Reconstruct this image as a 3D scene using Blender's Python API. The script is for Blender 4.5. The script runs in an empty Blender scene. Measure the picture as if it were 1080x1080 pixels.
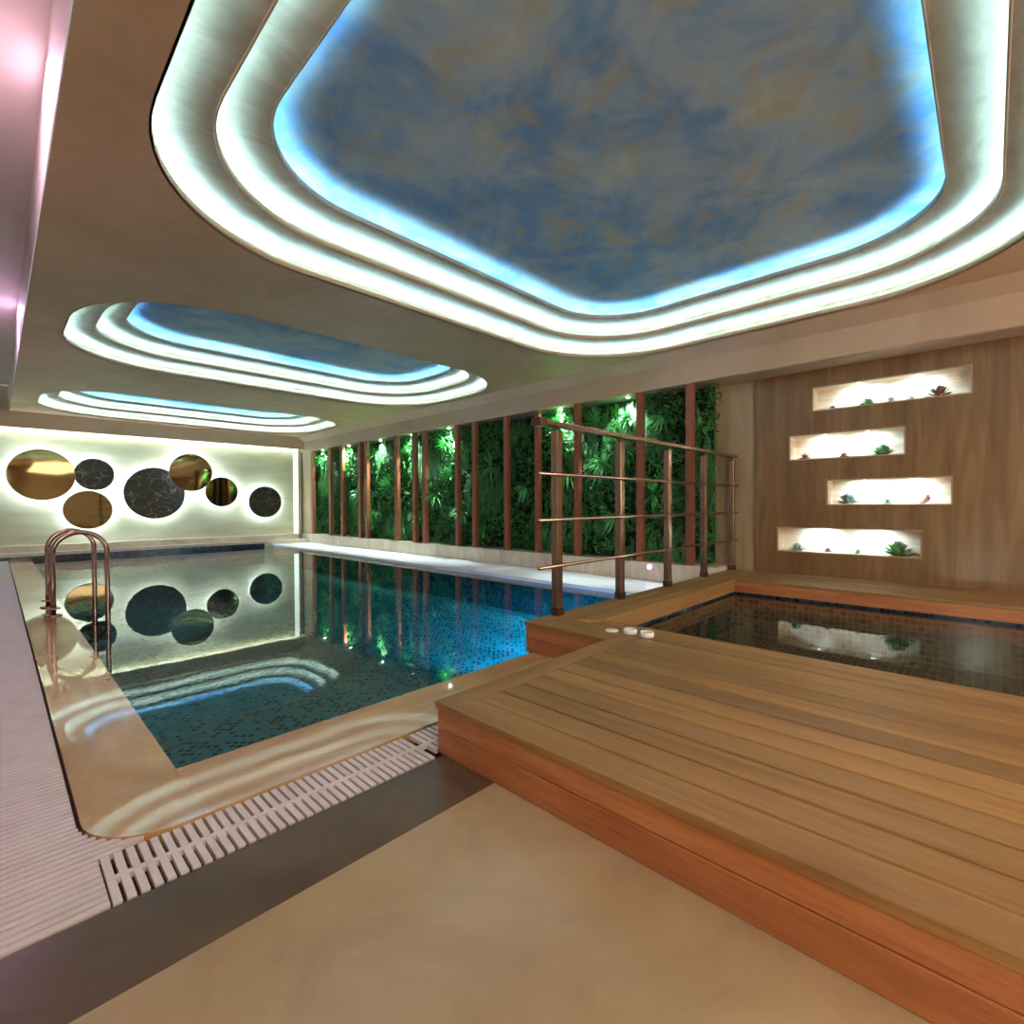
import bpy, bmesh, math, random
import numpy as np
from mathutils import Vector, Matrix
from mathutils.geometry import tessellate_polygon
random.seed(7)
S = 0.85                      # metres per layout unit (the unit is the eye height over the water)
scn = bpy.context.scene
C = scn.collection
PI = math.pi

def T(p):
    return Vector((p[0]*S, p[1]*S, (p[2]+1.0)*S))

# ------------------------------------------------------------------ mesh collector
class MB:
    def __init__(self):
        self.v = []; self.f = []; self.smooth = []
    def add(self, vs, fs, smooth=False):
        o = len(self.v)
        self.v += [tuple(p) for p in vs]
        self.f += [tuple(i+o for i in f) for f in fs]
        self.smooth += [smooth]*len(fs)
        return self
    def box(self, x0, x1, y0, y1, z0, z1):
        vs = [(x0,y0,z0),(x1,y0,z0),(x1,y1,z0),(x0,y1,z0),(x0,y0,z1),(x1,y0,z1),(x1,y1,z1),(x0,y1,z1)]
        fs = [(3,2,1,0),(4,5,6,7),(0,1,5,4),(1,2,6,5),(2,3,7,6),(3,0,4,7)]
        return self.add(vs, fs)
    def bevbox(self, x0, x1, y0, y1, z0, z1, b):
        bm = bmesh.new()
        bmesh.ops.create_cube(bm, size=1)
        for v in bm.verts:
            v.co = Vector(((x0+x1)/2+v.co.x*(x1-x0), (y0+y1)/2+v.co.y*(y1-y0), (z0+z1)/2+v.co.z*(z1-z0)))
        bmesh.ops.bevel(bm, geom=list(bm.edges), offset=b, segments=2, affect='EDGES', profile=0.5)
        self.add([v.co.copy() for v in bm.verts], [[v.index for v in f.verts] for f in bm.faces])
        bm.free(); return self
    def quad(self, a, b, c, d):
        return self.add([a,b,c,d], [(0,1,2,3)])
    def prism(self, pts, z0, z1):
        n = len(pts)
        vs = [(x,y,z0) for x,y in pts]+[(x,y,z1) for x,y in pts]
        fs = [tuple(reversed(range(n))), tuple(range(n,2*n))]+[(i,(i+1)%n,n+(i+1)%n,n+i) for i in range(n)]
        return self.add(vs, fs)
    def tube(self, pts, r, n=10, closed=False, caps=True):
        pts = [Vector(p) for p in pts]; m = len(pts)
        vs = []; up = None
        for i, p in enumerate(pts):
            if closed: t = pts[(i+1)%m]-pts[i-1]
            else: t = pts[min(i+1,m-1)]-pts[max(i-1,0)]
            t.normalize()
            if up is None:
                up = Vector((0,0,1)) if abs(t.z) < .9 else Vector((0,1,0))
            s = t.cross(up); s.normalize(); u = s.cross(t); u.normalize(); up = u
            for k in range(n):
                a = 2*PI*k/n
                vs.append(p+(s*math.cos(a)+u*math.sin(a))*r)
        fs = []
        for i in range(m if closed else m-1):
            j = (i+1)%m
            for k in range(n):
                l = (k+1)%n
                fs.append((i*n+k, i*n+l, j*n+l, j*n+k))
        if not closed and caps:
            fs.append(tuple(reversed(range(n)))); fs.append(tuple((m-1)*n+k for k in range(n)))
        return self.add(vs, fs, True)
    def lathe(self, prof, c, axis='z', n=32):
        # prof: list of (radius, height); revolved about axis through c
        vs = []; fs = []
        for r, h in prof:
            for k in range(n):
                a = 2*PI*k/n
                if axis == 'z': vs.append((c[0]+r*math.cos(a), c[1]+r*math.sin(a), c[2]+h))
                elif axis == 'y': vs.append((c[0]+r*math.cos(a), c[1]+h, c[2]+r*math.sin(a)))
                else: vs.append((c[0]+h, c[1]+r*math.cos(a), c[2]+r*math.sin(a)))
        for i in range(len(prof)-1):
            for k in range(n):
                l = (k+1)%n
                fs.append((i*n+k, i*n+l, (i+1)*n+l, (i+1)*n+k))
        fs.append(tuple(reversed(range(n)))); fs.append(tuple((len(prof)-1)*n+k for k in range(n)))
        return self.add(vs, fs, True)
    def plate(self, outer, hole, z0, z1):
        """horizontal plate between a closed outer outline and a hole, z0..z1"""
        polys = [[Vector((x,y,0)) for x,y in outer]]
        if hole: polys.append([Vector((x,y,0)) for x,y in hole])
        tris = tessellate_polygon(polys)
        allp = list(outer)+(list(hole) if hole else [])
        for z in (z0, z1):
            self.add([(x,y,z) for x,y in allp], [tuple(t) for t in tris])
        for loop in ([outer, hole] if hole else [outer]):
            n = len(loop)
            self.add([(x,y,z0) for x,y in loop]+[(x,y,z1) for x,y in loop],
                     [(i,(i+1)%n,n+(i+1)%n,n+i) for i in range(n)], n > 12)
        return self

def rrect(x0, x1, y0, y1, r, n=14):
    pts = []
    for cx, cy, a0 in ((x1-r,y1-r,0),(x0+r,y1-r,PI/2),(x0+r,y0+r,PI),(x1-r,y0+r,1.5*PI)):
        for k in range(n+1):
            a = a0+PI/2*k/n
            pts.append((cx+r*math.cos(a), cy+r*math.sin(a)))
    return pts

WORLD = {}      # object -> world location
def link(o, parent=None, loc=None):
    C.objects.link(o)
    base = WORLD[parent.name] if parent else Vector((0,0,0))
    w = loc if loc is not None else base
    o.location = w-base
    if parent: o.parent = parent
    WORLD[o.name] = w.copy()
    return o

def empty(name, base, label, cat, group=None, kind=None):
    o = bpy.data.objects.new(name, None); o.empty_display_size = .1
    link(o, None, T(base)); tag(o, label, cat, group, kind)
    return o

def tag(o, label=None, cat=None, group=None, kind=None):
    if label: o['label'] = label
    if cat: o['category'] = cat
    if group: o['group'] = group
    if kind: o['kind'] = kind
    return o

def obj(name, mb, mat, parent=None, base=None, fixn=True):
    me = bpy.data.meshes.new(name)
    w = WORLD[parent.name] if (parent and base is None) else (T(base) if base is not None else Vector((0,0,0)))
    me.from_pydata([T(p)-w for p in mb.v], [], mb.f)
    me.polygons.foreach_set('use_smooth', mb.smooth)
    if fixn:
        bm = bmesh.new(); bm.from_mesh(me)
        bmesh.ops.remove_doubles(bm, verts=bm.verts, dist=1e-5)
        bmesh.ops.recalc_face_normals(bm, faces=bm.faces)
        bm.to_mesh(me); bm.free()
    me.materials.append(mat)
    o = bpy.data.objects.new(name, me)
    return link(o, parent, w)

def struct(name, mb, mat, label=None, cat=None, parent=None, base=None):
    o = obj(name, mb, mat, parent, base)
    if parent is None: tag(o, label, cat, kind='structure')
    return o

# ------------------------------------------------------------------ materials
def new_mat(name):
    m = bpy.data.materials.new(name); m.use_nodes = True
    nt = m.node_tree; b = nt.nodes['Principled BSDF']
    return m, nt, b
def N(nt, typ, **kw):
    n = nt.nodes.new(typ)
    for k, v in kw.items():
        if hasattr(n, k): setattr(n, k, v)
        else: n.inputs[k].default_value = v
    return n
def coords(nt, scale=(1,1,1), rot=(0,0,0)):
    g = nt.nodes.new('ShaderNodeNewGeometry')
    m = nt.nodes.new('ShaderNodeMapping'); m.inputs['Scale'].default_value = scale; m.inputs['Rotation'].default_value = rot
    nt.links.new(g.outputs['Position'], m.inputs['Vector'])
    return m.outputs[0]
def ramp(nt, fac, stops, interp='LINEAR'):
    r = nt.nodes.new('ShaderNodeValToRGB'); r.color_ramp.interpolation = interp
    el = r.color_ramp.elements
    while len(el) < len(stops): el.new(.5)
    for e, (p, c) in zip(el, stops): e.position = p; e.color = (*c, 1)
    nt.links.new(fac, r.inputs[0]); return r.outputs[0]
def noise(nt, vec, scale, detail=4, rough=.55, dist=0):
    n = nt.nodes.new('ShaderNodeTexNoise'); n.inputs['Scale'].default_value = scale
    n.inputs['Detail'].default_value = detail; n.inputs['Roughness'].default_value = rough; n.inputs['Distortion'].default_value = dist
    nt.links.new(vec, n.inputs['Vector']); return n.outputs['Fac']
def mix(nt, fac, a, b, mode='MIX'):
    n = nt.nodes.new('ShaderNodeMix'); n.data_type = 'RGBA'; n.blend_type = mode
    for sock, val in ((n.inputs[0], fac), (n.inputs[6], a), (n.inputs[7], b)):
        if isinstance(val, (float, int)): sock.default_value = val
        elif isinstance(val, tuple): sock.default_value = (*val, 1) if len(val) == 3 else val
        else: nt.links.new(val, sock)
    return n.outputs[2]
def bump(nt, b, h, strength=.3, dist=.01):
    n = nt.nodes.new('ShaderNodeBump'); n.inputs['Strength'].default_value = strength; n.inputs['Distance'].default_value = dist
    nt.links.new(h, n.inputs['Height']); nt.links.new(n.outputs[0], b.inputs['Normal'])

def simple(name, col, rough=.5, metal=0, spec=.5):
    m, nt, b = new_mat(name)
    v = coords(nt); f = noise(nt, v, 9, 3)
    c = ramp(nt, f, [(.3, tuple(x*.92 for x in col)), (.7, tuple(min(1, x*1.06) for x in col))])
    nt.links.new(c, b.inputs['Base Color']); b.inputs['Roughness'].default_value = rough
    b.inputs['Metallic'].default_value = metal; b.inputs['Specular IOR Level'].default_value = spec
    return m

def emit(name, col, strength):
    m, nt, b = new_mat(name)
    b.inputs['Base Color'].default_value = (.8,.8,.8,1)
    b.inputs['Emission Color'].default_value = (*col, 1); b.inputs['Emission Strength'].default_value = strength
    return m

def wood(name, grain, c0, c1, c2, rough=.38, island=.35, coat=0.0):
    m, nt, b = new_mat(name)
    sc = {'x': (1.2, 16, 16), 'y': (16, 1.2, 16)}[grain]
    g = nt.nodes.new('ShaderNodeNewGeometry')
    # every board gets its own offset into the grain
    mp = nt.nodes.new('ShaderNodeMapping'); mp.inputs['Scale'].default_value = sc
    ml = nt.nodes.new('ShaderNodeMath'); ml.operation = 'MULTIPLY'; ml.inputs[1].default_value = 37.0
    cb = nt.nodes.new('ShaderNodeCombineXYZ')
    nt.links.new(g.outputs['Random Per Island'], ml.inputs[0])
    for i in range(3): nt.links.new(ml.outputs[0], cb.inputs[i])
    nt.links.new(g.outputs['Position'], mp.inputs['Vector']); nt.links.new(cb.outputs[0], mp.inputs['Location'])
    f = noise(nt, mp.outputs[0], 1.0, 6, .6, .6)
    f2 = noise(nt, mp.outputs[0], 6.0, 3, .7)
    col = ramp(nt, f, [(.25, c0), (.5, c1), (.75, c2)])
    col = mix(nt, .18, col, ramp(nt, f2, [(.35, tuple(x*.5 for x in c0)), (.65, c2)]))
    rnd = ramp(nt, g.outputs['Random Per Island'], [(0, (1-island,)*3), (1, (1+island*.5, 1+island*.42, 1+island*.3))])
    col = mix(nt, 1.0, col, rnd, 'MULTIPLY')
    nt.links.new(col, b.inputs['Base Color']); b.inputs['Roughness'].default_value = rough
    b.inputs['Coat Weight'].default_value = coat; b.inputs['Coat Roughness'].default_value = .15
    bump(nt, b, f2, .15, .004)
    return m

def stone(name, c0, c1, c2, scale=(1,1,1), s=2.0, rough=.3, dist=.8, coat=0, vein=None):
    m, nt, b = new_mat(name)
    v = coords(nt, scale)
    f = noise(nt, v, s, 7, .62, dist)
    col = ramp(nt, f, [(.28, c0), (.5, c1), (.72, c2)])
    if vein:
        f3 = noise(nt, v, s*2.6, 5, .7, 1.5)
        col = mix(nt, ramp(nt, f3, [(.47, (0,0,0)), (.5, (.5,.5,.5)), (.53, (0,0,0))]), col, vein)
    nt.links.new(col, b.inputs['Base Color']); b.inputs['Roughness'].default_value = rough
    b.inputs['Coat Weight'].default_value = coat; b.inputs['Coat Roughness'].default_value = .04
    return m

def mosaic(name, stops, size, grout, rough=.2):
    """square glass mosaic, each tile one colour"""
    m, nt, b = new_mat(name)
    v = coords(nt, (1/size,)*3)
    off = nt.nodes.new('ShaderNodeVectorMath'); off.operation = 'ADD'; off.inputs[1].default_value = (.37,.41,.43)
    nt.links.new(v, off.inputs[0])
    fl = nt.nodes.new('ShaderNodeVectorMath'); fl.operation = 'FLOOR'; nt.links.new(off.outputs[0], fl.inputs[0])
    wn = nt.nodes.new('ShaderNodeTexWhiteNoise'); nt.links.new(fl.outputs[0], wn.inputs['Vector'])
    dt = nt.nodes.new('ShaderNodeVectorMath'); dt.operation = 'DOT_PRODUCT'; dt.inputs[1].default_value = (1,1,1)
    nt.links.new(fl.outputs[0], dt.inputs[0])
    pm = nt.nodes.new('ShaderNodeMath'); pm.operation = 'FLOORED_MODULO'; pm.inputs[1].default_value = 2.0; nt.links.new(dt.outputs['Value'], pm.inputs[0])
    # every other tile is pushed into the light part of the range
    h1 = nt.nodes.new('ShaderNodeMath'); h1.operation = 'MULTIPLY'; h1.inputs[1].default_value = .4; nt.links.new(pm.outputs[0], h1.inputs[0])
    h2 = nt.nodes.new('ShaderNodeMath'); h2.operation = 'SUBTRACT'; h2.inputs[0].default_value = 1.0; nt.links.new(h1.outputs[0], h2.inputs[1])
    va = nt.nodes.new('ShaderNodeMath'); va.operation = 'MULTIPLY_ADD'; nt.links.new(wn.outputs['Value'], va.inputs[0]); nt.links.new(h2.outputs[0], va.inputs[1]); nt.links.new(h1.outputs[0], va.inputs[2])
    col = ramp(nt, va.outputs[0], stops, 'CONSTANT')
    fr = nt.nodes.new('ShaderNodeVectorMath'); fr.operation = 'FRACTION'; nt.links.new(off.outputs[0], fr.inputs[0])
    sp = nt.nodes.new('ShaderNodeSeparateXYZ'); nt.links.new(fr.outputs[0], sp.inputs[0])
    g = nt.nodes.new('ShaderNodeNewGeometry'); sn = nt.nodes.new('ShaderNodeSeparateXYZ'); nt.links.new(g.outputs['Normal'], sn.inputs[0])
    masks = []
    for i in range(3):
        c = nt.nodes.new('ShaderNodeMath'); c.operation = 'LESS_THAN'; c.inputs[1].default_value = .12
        nt.links.new(sp.outputs[i], c.inputs[0])
        ab = nt.nodes.new('ShaderNodeMath'); ab.operation = 'ABSOLUTE'; nt.links.new(sn.outputs[i], ab.inputs[0])
        lt = nt.nodes.new('ShaderNodeMath'); lt.operation = 'LESS_THAN'; lt.inputs[1].default_value = .5; nt.links.new(ab.outputs[0], lt.inputs[0])
        mu = nt.nodes.new('ShaderNodeMath'); mu.operation = 'MULTIPLY'; nt.links.new(c.outputs[0], mu.inputs[0]); nt.links.new(lt.outputs[0], mu.inputs[1])
        masks.append(mu.outputs[0])
    a = masks[0]
    for k in masks[1:]:
        mx = nt.nodes.new('ShaderNodeMath'); mx.operation = 'MAXIMUM'; nt.links.new(a, mx.inputs[0]); nt.links.new(k, mx.inputs[1]); a = mx.outputs[0]
    col = mix(nt, a, col, grout)
    nt.links.new(col, b.inputs['Base Color']); b.inputs['Roughness'].default_value = rough
    return m

def water_mat(name, tint, ior=1.33, scale=3.0, strength=.06):
    m = bpy.data.materials.new(name); m.use_nodes = True; nt = m.node_tree; nt.nodes.clear()
    out = nt.nodes.new('ShaderNodeOutputMaterial')
    tr = nt.nodes.new('ShaderNodeBsdfTransparent'); tr.inputs[0].default_value = (*tint, 1)
    gl = nt.nodes.new('ShaderNodeBsdfGlossy'); gl.inputs['Roughness'].default_value = .012
    fr = nt.nodes.new('ShaderNodeFresnel'); fr.inputs['IOR'].default_value = ior
    mx = nt.nodes.new('ShaderNodeMixShader')
    v = coords(nt, (1,1,1)); f = noise(nt, v, scale, 2, .4)
    bp = nt.nodes.new('ShaderNodeBump'); bp.inputs['Strength'].default_value = strength; bp.inputs['Distance'].default_value = .02
    nt.links.new(f, bp.inputs['Height']); nt.links.new(bp.outputs[0], gl.inputs['Normal'])
    nt.links.new(fr.outputs[0], mx.inputs[0]); nt.links.new(tr.outputs[0], mx.inputs[1]); nt.links.new(gl.outputs[0], mx.inputs[2])
    nt.links.new(mx.outputs[0], out.inputs[0])
    return m

M = {}
M['ceil'] = stone('ceiling_plaster', (.46,.285,.155), (.55,.35,.20), (.63,.41,.25), (1,1,1), 1.6, .45, .5)
M['tier'] = stone('coffer_plaster', (.33,.27,.20), (.42,.35,.27), (.52,.45,.36), (1,2.2,1), 3.0, .5, 1.2)
M['beam'] = stone('beam_plaster', (.44,.295,.20), (.50,.345,.24), (.54,.385,.275), (1,1,1), 1.2, .4, .4)
M['sky'] = None
M['mirrorwall'] = stone('onyx_wall_panel', (.38,.34,.20), (.46,.42,.27), (.54,.50,.34), (1,1,4), .9, .35, 1.0)
M['plainwall'] = stone('plain_wall', (.66,.58,.54), (.72,.64,.6), (.76,.69,.64), (1,1,1), 1.2, .5, .3)
M['travertine'] = stone('brown_travertine_wall', (.14,.070,.027), (.20,.108,.044), (.27,.158,.072), (7,7,.7), 1.5, .28, .9)
M['pillar'] = stone('beige_travertine', (.30,.21,.11), (.38,.27,.15), (.45,.33,.20), (6,6,.8), 1.3, .3, .9)
M['plinth'] = stone('plinth_travertine', (.55,.43,.31), (.68,.55,.42), (.80,.70,.57), (1.3,4,1.2), 2.0, .3, .8)
M['niche'] = stone('niche_travertine', (.62,.44,.28), (.74,.58,.40), (.86,.76,.60), (.8,.8,9), 2.2, .35, .9)
M['coping'] = stone('coping_onyx', (.40,.20,.07), (.51,.29,.11), (.64,.42,.20), (2.6,1.0,1), 1.5, .22, 1.2, coat=1)
M['copingx'] = stone('coping_onyx_lengthwise', (.38,.19,.07), (.49,.28,.11), (.66,.46,.22), (.8,4.5,1), 1.6, .3, 1.2, coat=.6)
M['ledge'] = stone('white_marble_ledge', (.70,.60,.70), (.82,.73,.85), (.90,.84,.93), (2,1,1), 1.6, .3, 1.0)
M['dark_floor'] = stone('dark_brown_marble', (.075,.05,.028), (.10,.07,.04), (.13,.09,.055), (1,1,1), 2.5, .25, .8)
M['light_floor'] = stone('light_brown_marble', (.30,.20,.11), (.38,.27,.15), (.44,.33,.2), (1,1,1), 2.0, .25, .8)
M['grate'] = simple('grate_plastic', (.66,.58,.55), .45)
M['under'] = simple('drain_channel', (.10,.06,.05), .8)
M['wood_y'] = wood('deck_wood_lengthwise', 'y', (.19,.088,.025), (.285,.148,.045), (.40,.22,.075), .45, .30)
M['wood_x'] = wood('deck_wood_crosswise', 'x', (.19,.088,.025), (.29,.15,.046), (.40,.22,.075), .45, .30)
M['fascia_y'] = wood('red_fascia_wood_lengthwise', 'y', (.25,.07,.022), (.40,.14,.048), (.55,.24,.09), .4, .18)  # redder than the deck top, side lighting painted into the wood colour
M['fascia_x'] = wood('red_fascia_wood_crosswise', 'x', (.25,.07,.022), (.40,.14,.048), (.55,.24,.09), .4, .18)  # same painted side lighting, grain running across
M['slat'] = simple('red_brown_slat', (.27,.075,.035), .4)
M['bronze'] = simple('bronze_steel', (.40,.27,.19), .26, 1.0)
M['bronze_dark'] = simple('dark_bronze_steel', (.15,.09,.06), .35, 1.0)
M['chrome'] = simple('copper_tinted_chrome', (.44,.29,.235), .10, 1.0)
M['white_plastic'] = simple('white_plastic', (.82,.80,.74), .4)
M['mosaic'] = mosaic('pool_mosaic', [(0,(.010,.06,.10)),(.34,(.05,.22,.23)),(.4,(.10,.40,.36)),(.65,(.13,.44,.39)),(.86,(.16,.48,.42))], .027, (.12,.40,.36))
M['mosaic_dark'] = mosaic('pool_wall_mosaic', [(0,(.004,.03,.04)),(.3,(.01,.07,.08)),(.6,(.02,.10,.10)),(.86,(.03,.13,.12))], .027, (.02,.10,.10))  # darker copy of the pool tile, shade on the side wall painted in
M['band'] = mosaic('dark_blue_mosaic_band', [(0,(.004,.008,.025)),(.3,(.012,.03,.055)),(.6,(.025,.055,.085)),(.9,(.008,.018,.05))], .035, (.05,.07,.09))
M['spa_mosaic'] = mosaic('spa_mosaic', [(0,(.03,.035,.028)),(.4,(.06,.075,.055)),(.6,(.12,.14,.105)),(.85,(.16,.18,.14))], .042, (.26,.28,.22))
M['water'] = water_mat('pool_water', (.66,.94,.93), 1.8, 2.2, .03)
M['spawater'] = water_mat('spa_water', (.80,.86,.76), 1.6, 2.2, .02)
M['led'] = emit('cool_white_led', (.42,.83,1.0), 34)
M['ledblue'] = emit('sky_blue_led', (.26,.66,1.0), 30)
M['ledhalo'] = emit('halo_led', (.62,.83,1.0), 46)
M['ledtop'] = emit('top_led', (.70,.96,.95), 22)
M['ledstrip'] = emit('corner_led_strip', (.78,1.0,.88), .75)
M['lens'] = emit('spot_lens', (.75,1.0,.88), 40)
M['violet'] = emit('violet_led', (.62,.42,1.0), 6)
M['nichelens'] = emit('niche_spot_lens', (.9,.93,1.0), 3)
M['warmlens'] = emit('warm_lamp', (1,.80,.58), 8)
M['rim'] = simple('dark_rim', (.10,.09,.07), .4, .6)

# painted cloud ceiling
m, nt, b = new_mat('painted_cloud_ceiling')
v = coords(nt, (1,1,1)); f = noise(nt, v, 1.7, 8, .62, .5); f2 = noise(nt, v, 4.5, 5, .6, .8)
col = ramp(nt, f, [(.3,(.08,.18,.40)), (.45,(.15,.26,.42)), (.55,(.27,.34,.42)), (.70,(.42,.42,.36))])
col = mix(nt, ramp(nt, f2, [(.50,(0,0,0)), (.68,(.7,.7,.7))]), col, (.36,.29,.15))
nt.links.new(col, b.inputs['Base Color']); b.inputs['Roughness'].default_value = .6
M['sky'] = m

def mirror_mat(name, col, rough, wobble, wscale):
    m, nt, b = new_mat(name)
    b.inputs['Base Color'].default_value = (*col, 1); b.inputs['Metallic'].default_value = 1; b.inputs['Roughness'].default_value = rough
    v = coords(nt, (1,1,1)); f = noise(nt, v, wscale, 2, .4)
    bump(nt, b, f, wobble, .05)
    return m
M['gold'] = mirror_mat('gold_mirror', (.27,.215,.10), .04, .05, 1.6)
m, nt, b = new_mat('crinkled_silver_leaf')
v = coords(nt, (1,1,1)); f = noise(nt, v, 2.6, 9, .72, 1.6)
vo = nt.nodes.new('ShaderNodeTexVoronoi'); vo.feature = 'DISTANCE_TO_EDGE'; vo.inputs['Scale'].default_value = 4.5
nn = nt.nodes.new('ShaderNodeTexNoise'); nn.inputs['Scale'].default_value = 3.0; nn.inputs['Detail'].default_value = 6
nt.links.new(v, nn.inputs['Vector'])
va = nt.nodes.new('ShaderNodeVectorMath'); va.operation = 'MULTIPLY_ADD'; va.inputs[1].default_value = (.55,)*3
nt.links.new(nn.outputs['Color'], va.inputs[0]); nt.links.new(v, va.inputs[2]); nt.links.new(va.outputs[0], vo.inputs['Vector'])
lines = ramp(nt, vo.outputs['Distance'], [(0,(1,1,1)), (.022,(.25,.25,.25)), (.05,(0,0,0))])
lines = mix(nt, 1.0, lines, ramp(nt, noise(nt, v, 5, 4), [(.42,(.1,.1,.1)), (.6,(1,1,1))]), 'MULTIPLY')
col = mix(nt, lines, (.055,.05,.038), (.27,.255,.22))
nt.links.new(col, b.inputs['Base Color']); b.inputs['Metallic'].default_value = .85; b.inputs['Roughness'].default_value = .32
bump(nt, b, f, .6, .03); M['silver'] = m

def leaf_mat(name, stops, scale=2.5, rough=.5):
    m, nt, b = new_mat(name)
    g = nt.nodes.new('ShaderNodeNewGeometry')
    v = coords(nt); f = noise(nt, v, scale, 3, .6)
    ad = nt.nodes.new('ShaderNodeMath'); ad.operation = 'MULTIPLY_ADD'; ad.inputs[1].default_value = .5
    nt.links.new(g.outputs['Random Per Island'], ad.inputs[0])
    sc = nt.nodes.new('ShaderNodeMath'); sc.operation = 'MULTIPLY'; sc.inputs[1].default_value = .5; nt.links.new(f, sc.inputs[0])
    nt.links.new(sc.outputs[0], ad.inputs[2])
    c = ramp(nt, ad.outputs[0], stops)
    nt.links.new(c, b.inputs['Base Color']); b.inputs['Roughness'].default_value = rough
    return m
M['leaf'] = leaf_mat('dense_small_leaves', [(.2,(.008,.07,.015)), (.5,(.03,.17,.04)), (.75,(.08,.28,.06)), (.95,(.30,.42,.10))])
M['fern'] = leaf_mat('long_blade_leaves', [(.2,(.04,.26,.06)), (.6,(.10,.42,.11)), (.9,(.24,.56,.20))])
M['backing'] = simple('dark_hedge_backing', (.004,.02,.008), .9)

# ------------------------------------------------------------------ room shell
ZC = 1.80; XL = -.45; XR = 6.5; Y0 = -3.4; YM = 13.35; XN = 6.12
CF = [dict(x0=.52, x1=5.50, y0=-.30, y1=3.86), dict(x0=.52, x1=5.50, y0=5.10, y1=8.12), dict(x0=.54, x1=5.46, y0=9.95, y1=13.0)]
RAD = [1.2, .98, .76]; INS = [0, .26, .52]; ZT = [1.80, 1.935, 2.07, 2.20]
def loopk(c, k, off=0):
    i = INS[k]-off
    return rrect(c['x0']+i, c['x1']-i, c['y0']+i, c['y1']-i, RAD[k]+off)
# main ceiling plate made of cells, each with its opening
mb = MB()
ys = [Y0, 4.48, 9.0, 13.2]
for i, c in enumerate(CF):
    outer = [(.22, ys[i]), (5.80, ys[i]), (5.80, ys[i+1]), (.22, ys[i+1])]
    mb.plate(outer, loopk(c, 0), ZC, ZC+.006)
ceiling = struct('ceiling', mb, M['ceil'], 'beige plaster ceiling with three rounded light coffers over the pool', 'ceiling')
mb = MB(); mb.quad((.215, Y0, ZC), (.215, YM, ZC), (.215, YM, 2.3), (.215, Y0, 2.3)); mb.quad((XL, Y0, 2.3), (.22, Y0, 2.3), (.22, YM, 2.3), (XL, YM, 2.3))
obj('raised_edge', mb, M['plainwall'], ceiling)
words = ['nearest', 'middle', 'farthest']
for ci, c in enumerate(CF):
    for k in range(3):
        L = loopk(c, k); Lo = loopk(c, k, .13)
        z = ZT[k]; zn = ZT[k+1]
        # upstand lip
        mb = MB(); n = len(L); L2 = loopk(c, k, .012)
        for a, bb in ((z-.002 if k else z, z+.045),):
            vs = [(x,y,a) for x,y in L]+[(x,y,bb) for x,y in L]+[(x,y,bb) for x,y in L2]+[(x,y,a) for x,y in L2]
            fs = []
            for q in range(4):
                for i in range(n):
                    j = (i+1)%n; q2 = (q+1)%4
                    fs.append((q*n+i, q*n+j, q2*n+j, q2*n+i))
            mb.add(vs, fs, True)
        obj('coffer_lip', mb, M['beam'] if k < 2 else M['tier'], ceiling)
        # cove side wall + the tier above
        mb = MB()
        mb.add([(x,y,z+.006) for x,y in Lo]+[(x,y,zn) for x,y in Lo], [(i,(i+1)%n,n+(i+1)%n,n+i) for i in range(n)], True)
        if k < 2:
            mb.plate(Lo, loopk(c, k+1), zn, zn+.006)
        obj('coffer_tier', mb, M['tier'], ceiling)
        if k == 2:
            mb = MB(); mb.add([(x,y,zn) for x,y in Lo], [tuple(range(n))])
            obj('painted_panel', mb, M['sky'], ceiling)
        mb = MB(); mb.tube([(x,y,z+.018) for x,y in loopk(c, k, .06)], .009, 5, closed=True)
        obj('led_strip', mb, M['ledblue'] if k == 2 else M['led'], ceiling)

# beam along the plant wall and niche wall (with a chamfer towards the ceiling)
mb = MB()
prof = [(5.56,1.80),(5.72,1.69),(5.72,1.43),(6.6,1.43),(6.6,1.80)]
n = len(prof)
mb.add([(x,Y0,z) for x,z in prof]+[(x,YM,z) for x,z in prof], [(i,(i+1)%n,n+(i+1)%n,n+i) for i in range(n)]+[tuple(range(n)), tuple(range(n,2*n))])
struct('trim_1', mb, M['beam'], 'long beige ceiling beam above the plant wall and the niche wall', 'beam')
mb = MB(); mb.box(XL, 5.72, 13.18, 13.245, 1.50, 1.86)
struct('trim_2', mb, M['beam'], 'beige ceiling beam above the wall of round mirrors', 'beam')
mb = MB(); mb.tube([(5.735,Y0,1.425),(5.735,1.99,1.425)], .016, 8)
struct('trim_3', mb, M['beam'], 'thin rounded moulding under the beam over the niche wall', 'moulding')

# far wall with round mirrors
mb = MB(); mb.box(XL, 6.6, YM+.1, YM+.2, -1.6, 2.3)
wb = struct('wall_far', mb, M['mirrorwall'], 'pale back-lit far wall carrying the round mirrors', 'wall')
mb = MB(); mb.box(XL, 5.50, YM, YM+.04, -.75, 1.80); obj('wall_panel', mb, M['mirrorwall'], wb)
mb = MB(); mb.box(5.52, 5.62, YM-.02, YM+.02, -.74, 1.50); obj('led_strip', mb, M['ledstrip'], wb)
mb = MB(); mb.box(5.62, 5.70, YM-.05, YM+.05, -.74, 1.50); obj('corner_post', mb, M['mirrorwall'], wb)
mb = MB(); mb.box(XL, 5.6, 13.25, 13.27, 1.55, 1.575); obj('ceiling_led_strip', mb, M['ledtop'], wb)
mb = MB(); mb.box(XL, 5.72, 13.245, YM+.1, 1.80, 1.86); obj('cove_top', mb, M['beam'], wb)
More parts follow.
